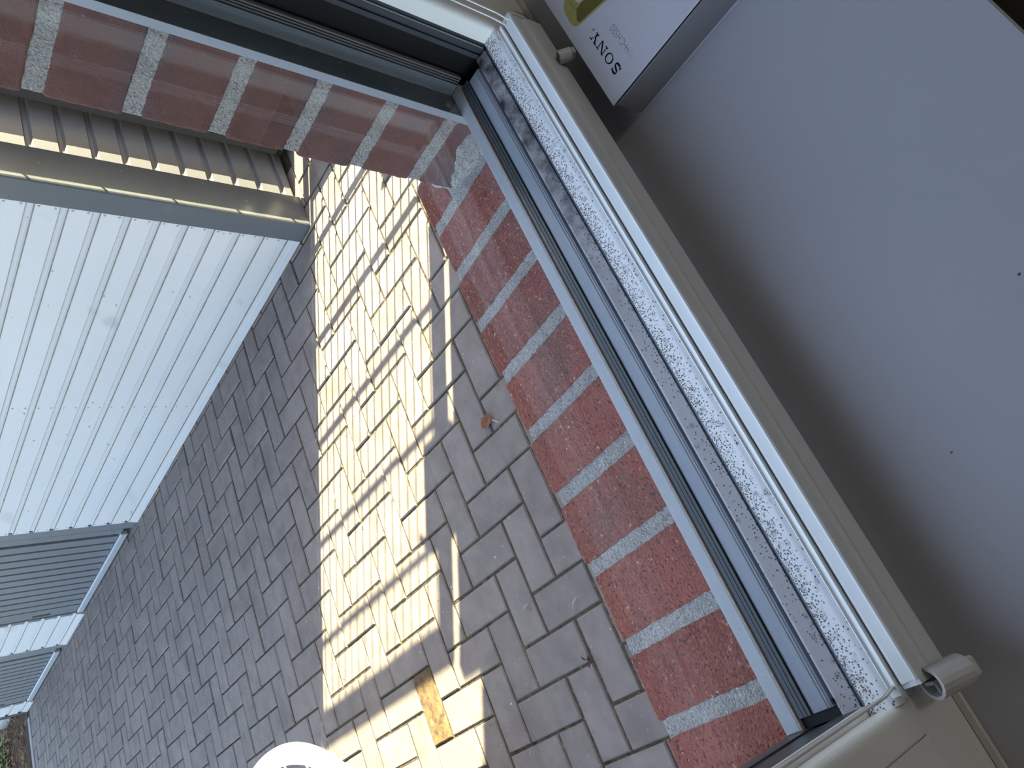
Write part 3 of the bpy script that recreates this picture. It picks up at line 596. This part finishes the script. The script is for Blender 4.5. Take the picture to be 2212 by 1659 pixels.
# Y
mx = 58.3
brand += [[(mx - .95, B0), (mx + .95, B0), (mx + .95, Y_(.48)), (mx - .95, Y_(.48))], [(53.4, T0), (55.6, T0), (mx + .9, Y_(.42)), (mx - .95, Y_(.42))], [(62.6, T0), (61.5, T0), (mx + .2, Y_(.42)), (mx + .95, Y_(.48))],
          [(55.9, B0), (60.7, B0), (60.7, B0 + .7), (55.9, B0 + .7)], [(52.4, T0 - .7), (57.0, T0 - .7), (57.0, T0), (52.4, T0)], [(59.8, T0 - .7), (63.8, T0 - .7), (63.8, T0), (59.8, T0)]]
flat('brand_lettering', brand, M['ink'], 0, 'black brand word on the lid')
reg = stroke([(65.0 + .95 * math.cos(t), -20.6 + .95 * math.sin(t)) for t in [2 * math.pi * k / 16 for k in range(16)]], 0.25, True)
reg += stroke([(64.7, -21.1), (64.7, -20.1), (65.2, -20.2), (65.2, -20.5), (64.7, -20.6), (65.3, -21.1)], 0.2)
flat('registered_mark', reg, M['ink_grey'])
wv, hv = -36.0, 5.0
def g(x0, pts): return [(x0 + u, wv + hv * t) for u, t in pts]
def el(x0, rx, ry, a0, a1, cy=.5, k=14): return [(x0 + rx * math.cos(math.radians(a0 + (a1 - a0) * i / k)), wv + hv * cy + ry * math.sin(math.radians(a0 + (a1 - a0) * i / k))) for i in range(k + 1)]
mod = []
for ln in (g(16.6, [(0, 1), (1.3, 0), (2.6, 1), (3.9, 0), (5.2, 1)]), g(23.4, [(0, 0), (0, 1)]), g(23.4, [(3.2, 0), (3.2, 1)]), g(23.4, [(0, .5), (3.2, .5)]), g(28.2, [(0, .48), (1.5, .48)]),
           el(33.2, 2.3, 2.5, 50, 310), g(37.0, [(0, 0), (0, 1)]), g(37.0, [(3.1, 0), (3.1, 1)]), g(37.0, [(0, .5), (3.1, .5)]),
           g(41.6, [(2.4, 1), (.4, 1), (.25, .56)]) , el(42.7, 1.45, 1.55, 125, -140, .31), el(46.1, 1.2, 1.25, 160, -10, .74), g(44.8, [(2.5, .70), (0, 0), (2.6, 0)])):
    mod += stroke(ln, 0.28)
mod += stroke([(50.2 + 1.6 * math.cos(t), wv + hv / 2 + 2.5 * math.sin(t)) for t in [2 * math.pi * k / 20 for k in range(20)]], 0.28, True)
flat('model_lettering', mod, M['ink_grey'])
# printed picture of yellow headphones: one ear cushion and the band
cup = [(72.4, -42.1), (75.0, -33.0), (78.2, -22.0), (80.6, -13.8), (82.6, -10.4), (86.0, -8.6), (92.0, -8.0), (100.0, -8.6), (107.0, -10.2), (111.9, -14.4), (117.0, -20.5), (121.5, -29.0), (124.0, -38.0), (124.5, -52.0), (121.0, -66.0), (113.0, -74.0), (100.0, -78.0), (88.0, -75.0), (79.0, -66.0), (74.0, -54.0)]
flat('headphone_picture', [cup], M['print_yellow'], 0, 'yellow printed headphone picture')
inn = [(74.6, -41.0), (77.0, -33.0), (80.0, -23.0), (81.6, -16.2), (83.2, -13.9), (86.0, -13.6), (89.4, -15.4), (93.8, -18.2), (94.0, -24.0), (91.0, -34.0), (88.5, -46.0), (88.0, -58.0), (86.5, -66.0), (80.0, -60.0), (76.0, -50.0)]
flat('cushion_picture', [inn], M['print_olive'], 0.00005)
flat('picture_line', stroke([(106.2, -17.2), (94.8, -17.7)], 0.3) + stroke([(94.8, -17.7), (93.6, -20.4), (93.9, -26.0)], 0.3) + stroke([(75.4, -42.5), (78.0, -33.0), (81.0, -22.5), (82.6, -17.0), (84.0, -15.2), (86.5, -15.0)], 0.45), M['print_line'], 0.0001)
hole = [(95.4, -23.1), (99.0, -21.6), (103.0, -22.0), (108.0, -27.0), (111.0, -38.0), (110.0, -54.0), (102.0, -62.0), (95.0, -58.0), (92.5, -46.0), (93.0, -33.0)]
flat('picture_gap', [hole], M['card_white'], 0.00005)

# ------------------------------------------------------------------ garage
gar = empty('garage', (3.1, 4.5, 0), 'white ribbed steel garage with grey corner trim and two dark grey doors', 'garage')
XW, YB, YE, HG = 1.858, 1.700, 7.29, 2.35
GZ = [0.055 + 0.0861 * k for k in range(27)]        # groove heights
def sheet_profile(z0, z1, t0, sgn):
    """outline (offset, z) of a sheet whose face is at t0 and whose grooves go in by sgn * 11 mm"""
    p = [(t0, z0)]
    for zc in GZ:
        if zc - 0.012 > z0 and zc + 0.012 < z1:
            p += [(t0, zc - 0.0115), (t0 + sgn * 0.011, zc - 0.0055), (t0 + sgn * 0.011, zc + 0.0055), (t0, zc + 0.0115)]
    p += [(t0, z1), (t0 + sgn * 0.016, z1), (t0 + sgn * 0.016, z0)]
    return p
def sheet(y0, y1, name):
    b = bmesh.new()
    prism(b, sheet_profile(0.018, HG - 0.05, XW, 1), 'Y', y0, y1)
    o = obj(name, b, M['clad'], gar); return o
for y0, y1 in ((1.770, 2.867), (2.8672, 3.972), (5.236, 5.772), (6.995, 7.245)): sheet(y0, y1, 'cladding_sheet')
b = bmesh.new()                                     # dirt lines washed into the lower lip of every groove
for y0, y1 in ((1.772, 3.970), (5.238, 5.770), (6.997, 7.243)):
    for zc in GZ[:-1]: box(b, XW - 0.0003, XW + 0.004, y0, y1, zc - 0.0125, zc - 0.0095)
obj('groove_dirt', b, M['groove_dirt'], gar, kind='stuff')
b = bmesh.new(); prism(b, sheet_profile(0.018, HG - 0.05, YB, 1), 'X', 1.975, 4.6); obj('cladding_sheet', b, M['clad_end'], gar, label='end wall sheet facing the house, coloured dark for its shade')
b = bmesh.new()
for zc in GZ[:-1]:
    for y in (1.790, 2.855, 3.955, 5.25, 5.757):
        for dz in (0.022, 0.064):
            tube(b, [(XW + 0.001, y, zc + dz), (XW - 0.0016, y, zc + dz)], 0.0036, 6)
obj('screw_head', b, M['screw'], gar, kind='stuff')
b = bmesh.new()
prism(b, [(1.850, 1.772), (1.8475, 1.772), (1.8475, 1.692), (1.8500, 1.6875), (1.8550, 1.6855), (1.9830, 1.6855), (1.9830, 1.6885), (1.8575, 1.6885), (1.8515, 1.6945)], 'Z', 0.004, HG - 0.03)
obj('corner_trim', b, M['trim'], gar, label='dark grey folded corner trim')
part('corner_trim', gar, M['trim'], (1.850, 1.862, 7.245, 7.292, 0.0, HG - 0.03), (1.850, 4.6, 7.28, 7.292, 0.0, HG - 0.03))
for y0, y1 in ((1.772, 3.972), (5.236, 5.772), (6.995, 7.245)): part('base_flashing', gar, M['clad'], (1.8535, 1.872, y0, y1, 0.0, 0.019))
part('garage_body', gar, M['door_dark'], (1.905, 4.58, 1.722, 7.27, 0.0, HG - 0.06))
part('garage_roof', gar, M['trim'], (1.83, 4.65, 1.67, 7.32, HG - 0.06, HG), bev=0.004)
def door(y0, y1, lab):
    w = y1 - y0
    d = bpy.data.objects.new('garage_door', None); C.objects.link(d); d.parent = gar; d['label'] = lab
    d.location = Vector((1.87, (y0 + y1) / 2, 0)) - gar.location
    part('recess', d, M['door_dark'], (1.888, 1.904, y0, y1, 0.0, HG - 0.08))
    part('side_frame', d, M['door'], (1.868, 1.888, y0 + 0.008, y0 + 0.090, 0.0, HG - 0.08))
    part('side_frame', d, M['door'], (1.868, 1.888, y1 - 0.010, y1 - 0.001, 0.0, HG - 0.08))
    part('leaf_edge', d, M['door'], (1.872, 1.888, y0 + 0.101, y0 + 0.133, 0.04, HG - 0.14), (1.877, 1.888, y0 + 0.133, y0 + 0.170, 0.04, HG - 0.14))
    ns = 11; p0 = y0 + 0.176; pw = (y1 - 0.140 - p0) / ns
    for k in range(ns):
        bb = bmesh.new(); a, c = p0 + k * pw, p0 + (k + 1) * pw
        prism(bb, [(1.888, a), (1.887, a + 0.001), (1.887, a + 0.012), (1.873, a + 0.016), (1.873, c - 0.003), (1.8785, c - 0.0005), (1.888, c - 0.0005)], 'Z', 0.05, HG - 0.15)
        obj('slat', bb, M['door'], d)
    part('lock_stile', d, M['door'], (1.872, 1.888, y1 - 0.132, y1 - 0.012, 0.05, HG - 0.15))
    part('handle_recess', d, M['black'], (1.8705, 1.873, y1 - 0.062, y1 - 0.038, 0.195, 0.290), label='black recessed handle')
    part('bottom_rail', d, M['door_rail'], (1.860, 1.888, y0 + 0.150, y1 - 0.022, 0.008, 0.046), bev=0.004)
door(3.972, 5.236, 'nearer dark grey garage door with upright slats')
door(5.772, 6.995, 'farther dark grey garage door with upright slats')

# ------------------------------------------------------------------ wire mesh gate between house and garage
GX0, GX1, gx = 2.056, 2.096, 2.076
gate = empty('garden_gate', (gx, 1.12, 0), 'black wire mesh gate between house wall and garage, shading the pavers with its bars', 'gate')
part('stile', gate, M['gate'], (2.070, 2.080, 1.526, 1.5465, 0.03, 1.207))
part('stile', gate, M['gate'], (GX0, GX1, 0.680, 0.736, 0.03, 1.207), bev=0.002)
part('top_rail', gate, M['gate'], (GX0, GX1, 0.736, 1.535, 1.150, 1.207), bev=0.002)
part('low_rail', gate, M['gate'], (GX0, GX1, 0.736, 1.535, 0.045, 0.105), bev=0.002)
for k in range(-1, 15):
    y = 1.452 - 0.0498 * k
    if not 0.745 < y < 1.53: continue
    b = bmesh.new(); tube(b, [(gx, y, 0.105), (gx, y, 1.150)], 0.0033, 6); obj('upright_wire', b, M['gate'], gate, smooth=True)
for z in (0.214, 0.410, 0.612, 0.811, 1.008):
    for dx in (-0.0065, 0.0065):
        b = bmesh.new(); tube(b, [(gx + dx, 0.736, z), (gx + dx, 1.556 if dx > 0 else 1.535, z)], 0.0042, 6); obj('cross_wire', b, M['gate'], gate, smooth=True)
part('lock_case', gate, M['gate'], (GX0 - 0.006, GX1 + 0.006, 0.640, 0.795, 0.845, 1.005), bev=0.004)
b = bmesh.new(); tube(b, [(gx - 0.03, 0.775, 0.96), (gx - 0.06, 0.775, 0.96), (gx - 0.065, 0.85, 0.945), (gx - 0.065, 0.88, 0.93)], 0.008, 8); obj('handle', b, M['gate'], gate, smooth=True)
b = bmesh.new(); prism(b, [(0.930, 0.30), (1.000, 0.215), (1.030, 0.30)], 'X', gx - 0.010, gx - 0.007); obj('shadow_plate', b, M['gate'], gate)  # unseen plate added to cast the small triangular shadow on the pavers
def post(y0, y1, x0, x1, h, lab):
    e = empty('gate_post', ((x0 + x1) / 2, (y0 + y1) / 2, 0), lab, 'post')
    part('post_tube', e, M['gate'], (x0, x1, y0, y1, 0.0, h), bev=0.002); part('post_cap', e, M['gate'], (x0 - 0.003, x1 + 0.003, y0 - 0.003, y1 + 0.003, h, h + 0.008)); return e
post(0.550, 0.634, GX0, GX1, 1.23, 'square black gate post on the house side of the gate')
pst = post(1.548, 1.575, 2.088, 2.125, 1.25, 'black gate post beside the garage corner trim')
part('sun_block_strip', pst, M['gate'], (2.088, 2.125, 1.575, 1.606, 0.10, 1.25))  # strip added to keep sun off the corner trim, open near the ground
post(1.600, 1.688, 2.200, 2.300, 1.45, 'unseen black fence post by the garage end wall, widened to shade it')  # out of view, sized to block the sun from the end wall

# ------------------------------------------------------------------ small things on the paving
b = bmesh.new()
ol = [(0.0, 0.0), (0.010, 0.018), (0.012, 0.040), (0.004, 0.052), (-0.008, 0.055), (-0.024, 0.052), (-0.030, 0.034), (-0.026, 0.010), (-0.012, -0.001)]
vs = [b.verts.new((0.764 + x * 0.78 + 0.014, 1.250 + y * 0.8, 0.004 + 0.006 * abs(math.sin(i)))) for i, (x, y) in enumerate(ol)]
c0 = b.verts.new((0.770, 1.272, 0.003))
for i in range(len(vs)): b.faces.new((vs[i], vs[(i + 1) % len(vs)], c0))
bmesh.ops.solidify(b, geom=b.faces[:], thickness=0.0008)
lf = obj('dry_leaf', b, M['leaf']); tag(lf, 'large orange brown dry leaf lying on the shaded pavers', 'leaf')
b = bmesh.new(); tube(b, [(0.762, 1.252, 0.005), (0.752, 1.242, 0.007), (0.742, 1.232, 0.004)], 0.0016, 5); obj('leaf_stalk', b, M['straw'], lf)
b = bmesh.new()
for k in range(9):
    a = random.uniform(0, 6.28); r = random.uniform(0.002, 0.010)
    p = Vector((0.140 + math.cos(a) * r, 1.275 + math.sin(a) * r * 1.3, 0.003 + 0.002 * k / 3)); q = p + Vector((random.uniform(-.012, .012), random.uniform(-.012, .012), random.uniform(-.001, .005)))
    tube(b, [p, (p + q) / 2 + Vector((0, 0, 0.004)), q], [0.0012, 0.0026, 0.0008], 5)
lf2 = obj('withered_flower', b, M['leaf_dark']); tag(lf2, 'small dark red brown withered scrap in a paver joint near the sill', 'leaf')
k = 0
for x, y, a, ln, lab in ((0.262, 1.246, 2.2, 0.034, 'pale straw stalk on the shaded pavers close to the sill bricks'), (0.318, 1.402, 1.9, 0.024, 'pale bent straw stalk on the shaded pavers nearest the sunlit strip')):
    b = bmesh.new(); d = Vector((math.cos(a), math.sin(a), 0)) * ln
    tube(b, [Vector((x, y, 0.004)) - d / 2, Vector((x, y, 0.007)) + Vector((d.y, -d.x, 0)) * 0.08, Vector((x, y, 0.004)) + d / 2], [0.0010, 0.0022, 0.0008], 5)
    o = obj('straw_stalk', b, M['straw']); tag(o, lab, 'straw')
# low round trampoline with a white padded rim standing in the sun, only its edge is in view
bx, by, br, bh = -0.34, 2.27, 0.65, 0.34
tramp = empty('mini_trampoline', (bx, by, 0), 'low round white padded trampoline edge in the sun at the foot of the view', 'trampoline')
def rings(b, lst, close=True, seg=96):
    rs = [[b.verts.new((bx + br * sc * math.cos(2 * math.pi * k / seg), by + br * sc * math.sin(2 * math.pi * k / seg), z)) for k in range(seg)] for sc, z in lst]
    for r0, r1 in zip(rs, rs[1:] + ([] if close else [rs[0]])):
        for i in range(seg): b.faces.new((r0[i], r0[(i + 1) % seg], r1[(i + 1) % seg], r1[i]))
    if close: b.faces.new(rs[-1])
    bmesh.ops.recalc_face_normals(b, faces=b.faces); return b
b = rings(bmesh.new(), [(0.915, bh - 0.012), (0.925, bh - 0.001), (0.945, bh + 0.006), (0.965, bh + 0.007), (0.985, bh + 0.001), (0.997, bh - 0.009), (1.0, bh - 0.018), (0.985, bh - 0.024), (0.94, bh - 0.024)], False); obj('padded_rim', b, M['tub'], tramp, smooth=True)
b = rings(bmesh.new(), [(0.83, bh - 0.040), (0.83, bh - 0.034), (0.4, bh - 0.036), (0.02, bh - 0.037)]); obj('jumping_mat', b, M['mat_grey'], tramp)
b = rings(bmesh.new(), [(0.842, bh - 0.040), (0.838, bh - 0.031), (0.818, bh - 0.031), (0.812, bh - 0.036)], False); obj('mat_hem', b, M['tub'], tramp)
for k in range(28):
    t = 2 * math.pi * (k + 0.5) / 28; d = Vector((math.cos(t), math.sin(t), 0)); n_ = Vector((-d.y, d.x, 0)) * 0.009; o_ = Vector((bx, by, 0))
    q = [o_ + d * br * 0.825 - n_ + Vector((0, 0, bh - 0.033)), o_ + d * br * 0.825 + n_ + Vector((0, 0, bh - 0.033)), o_ + d * br * 0.94 + n_ + Vector((0, 0, bh - 0.012)), o_ + d * br * 0.94 - n_ + Vector((0, 0, bh - 0.012))]
    b = bmesh.new(); b.faces.new([b.verts.new(p) for p in q]); bmesh.ops.solidify(b, geom=b.faces[:], thickness=0.002); obj('strap', b, M['tub'], tramp)
for k in range(5):
    t = math.radians(90 + 72 * k); b = bmesh.new(); x, y = bx + 0.45 * math.cos(t), by + 0.45 * math.sin(t); xr, yr = bx + 0.605 * math.cos(t), by + 0.605 * math.sin(t)
    tube(b, [(x, y, 0.0), (x, y, 0.22), (xr, yr, bh - 0.02)], 0.013, 8); obj('leg', b, M['tub'], tramp, smooth=True)

# ------------------------------------------------------------------ planting beyond the garage
soil = shell('ground_bed', (-1.5, 6, 7.27, 13.5, -0.15, 0.0), M['soil'], 'dark soil bed beyond the far end of the paving')
b = bmesh.new()
for k in range(2600):
    x, y = random.uniform(1.25, 2.9), random.uniform(7.28, 9.3); a = random.uniform(0, math.pi); ln = random.uniform(0.02, 0.055); w = random.uniform(0.005, 0.013)
    if x > 1.80 and y < 7.36 or (x - 1.74) ** 2 + (y - 8.28) ** 2 < 0.02 or (1.98 < x < 2.34 and y < 8.14): continue
    d = Vector((math.cos(a), math.sin(a), random.uniform(-.35, .35))).normalized(); s_ = Vector((-d.y, d.x, random.uniform(-.4, .4))).normalized() * w
    c = Vector((x, y, random.uniform(0.005, 0.05))); u = Vector((0, 0, 0.004))
    q = [c - d * ln / 2 - s_ / 2, c - d * ln / 2 + s_ / 2, c + d * ln / 2 + s_ / 3, c + d * ln / 2 - s_ / 3]
    A = [b.verts.new(p) for p in q]; Bv = [b.verts.new(p + u) for p in q]
    b.faces.new(Bv)
    for i in range(4): b.faces.new((A[i], A[(i + 1) % 4], Bv[(i + 1) % 4], Bv[i]))
obj('bark_mulch', b, M['mulch'], soil, kind='stuff')
b = bmesh.new(); box(b, 1.98, 2.35, 7.60, 8.12, 0.0, 0.08, bev=0.012)
o = obj('concrete_slab', b, M['block']); tag(o, 'pale grey concrete slab in the mulch at the garage corner', 'slab')
def bush(cx, cy, r, n_, lab):
    e = empty('leafy_shrub', (cx, cy, 0), lab, 'plant')
    b = bmesh.new()
    for k in range(n_):
        a = random.uniform(0, 2 * math.pi); rr = r * math.sqrt(random.random()); hh = 0.03 + 0.5 * r * (1 - (rr / r) ** 2) * random.random() ** 0.5
        c = Vector((cx + rr * math.cos(a), cy + rr * math.sin(a), hh)); az = random.uniform(0, 6.28); ln = random.uniform(0.035, 0.075); w = ln * 0.42
        d = Vector((math.cos(az), math.sin(az), random.uniform(-.4, .5))).normalized(); s_ = d.cross(Vector((0, 0, 1))).normalized() * w / 2; nn = s_.cross(d).normalized()
        p = [c, c + d * ln * .35 + s_ + nn * .006, c + d * ln * .75 + s_ * .7, c + d * ln, c + d * ln * .75 - s_ * .7, c + d * ln * .35 - s_ + nn * .006]
        b.faces.new([b.verts.new(t) for t in p])
    obj('foliage', b, M['plant'], e)
    b = bmesh.new()
    for k in range(9):
        a = 2 * math.pi * k / 9; tube(b, [(cx, cy, 0.0), (cx + r * .3 * math.cos(a), cy + r * .3 * math.sin(a), 0.03 + r * .2), (cx + r * .7 * math.cos(a), cy + r * .7 * math.sin(a), 0.04 + r * .2)], [0.006, 0.004, 0.002], 5)
    obj('stem', b, M['stem'], e, kind='stuff')
bush(1.74, 8.28, 0.20, 420, 'low green leafy shrub growing in the bark mulch')
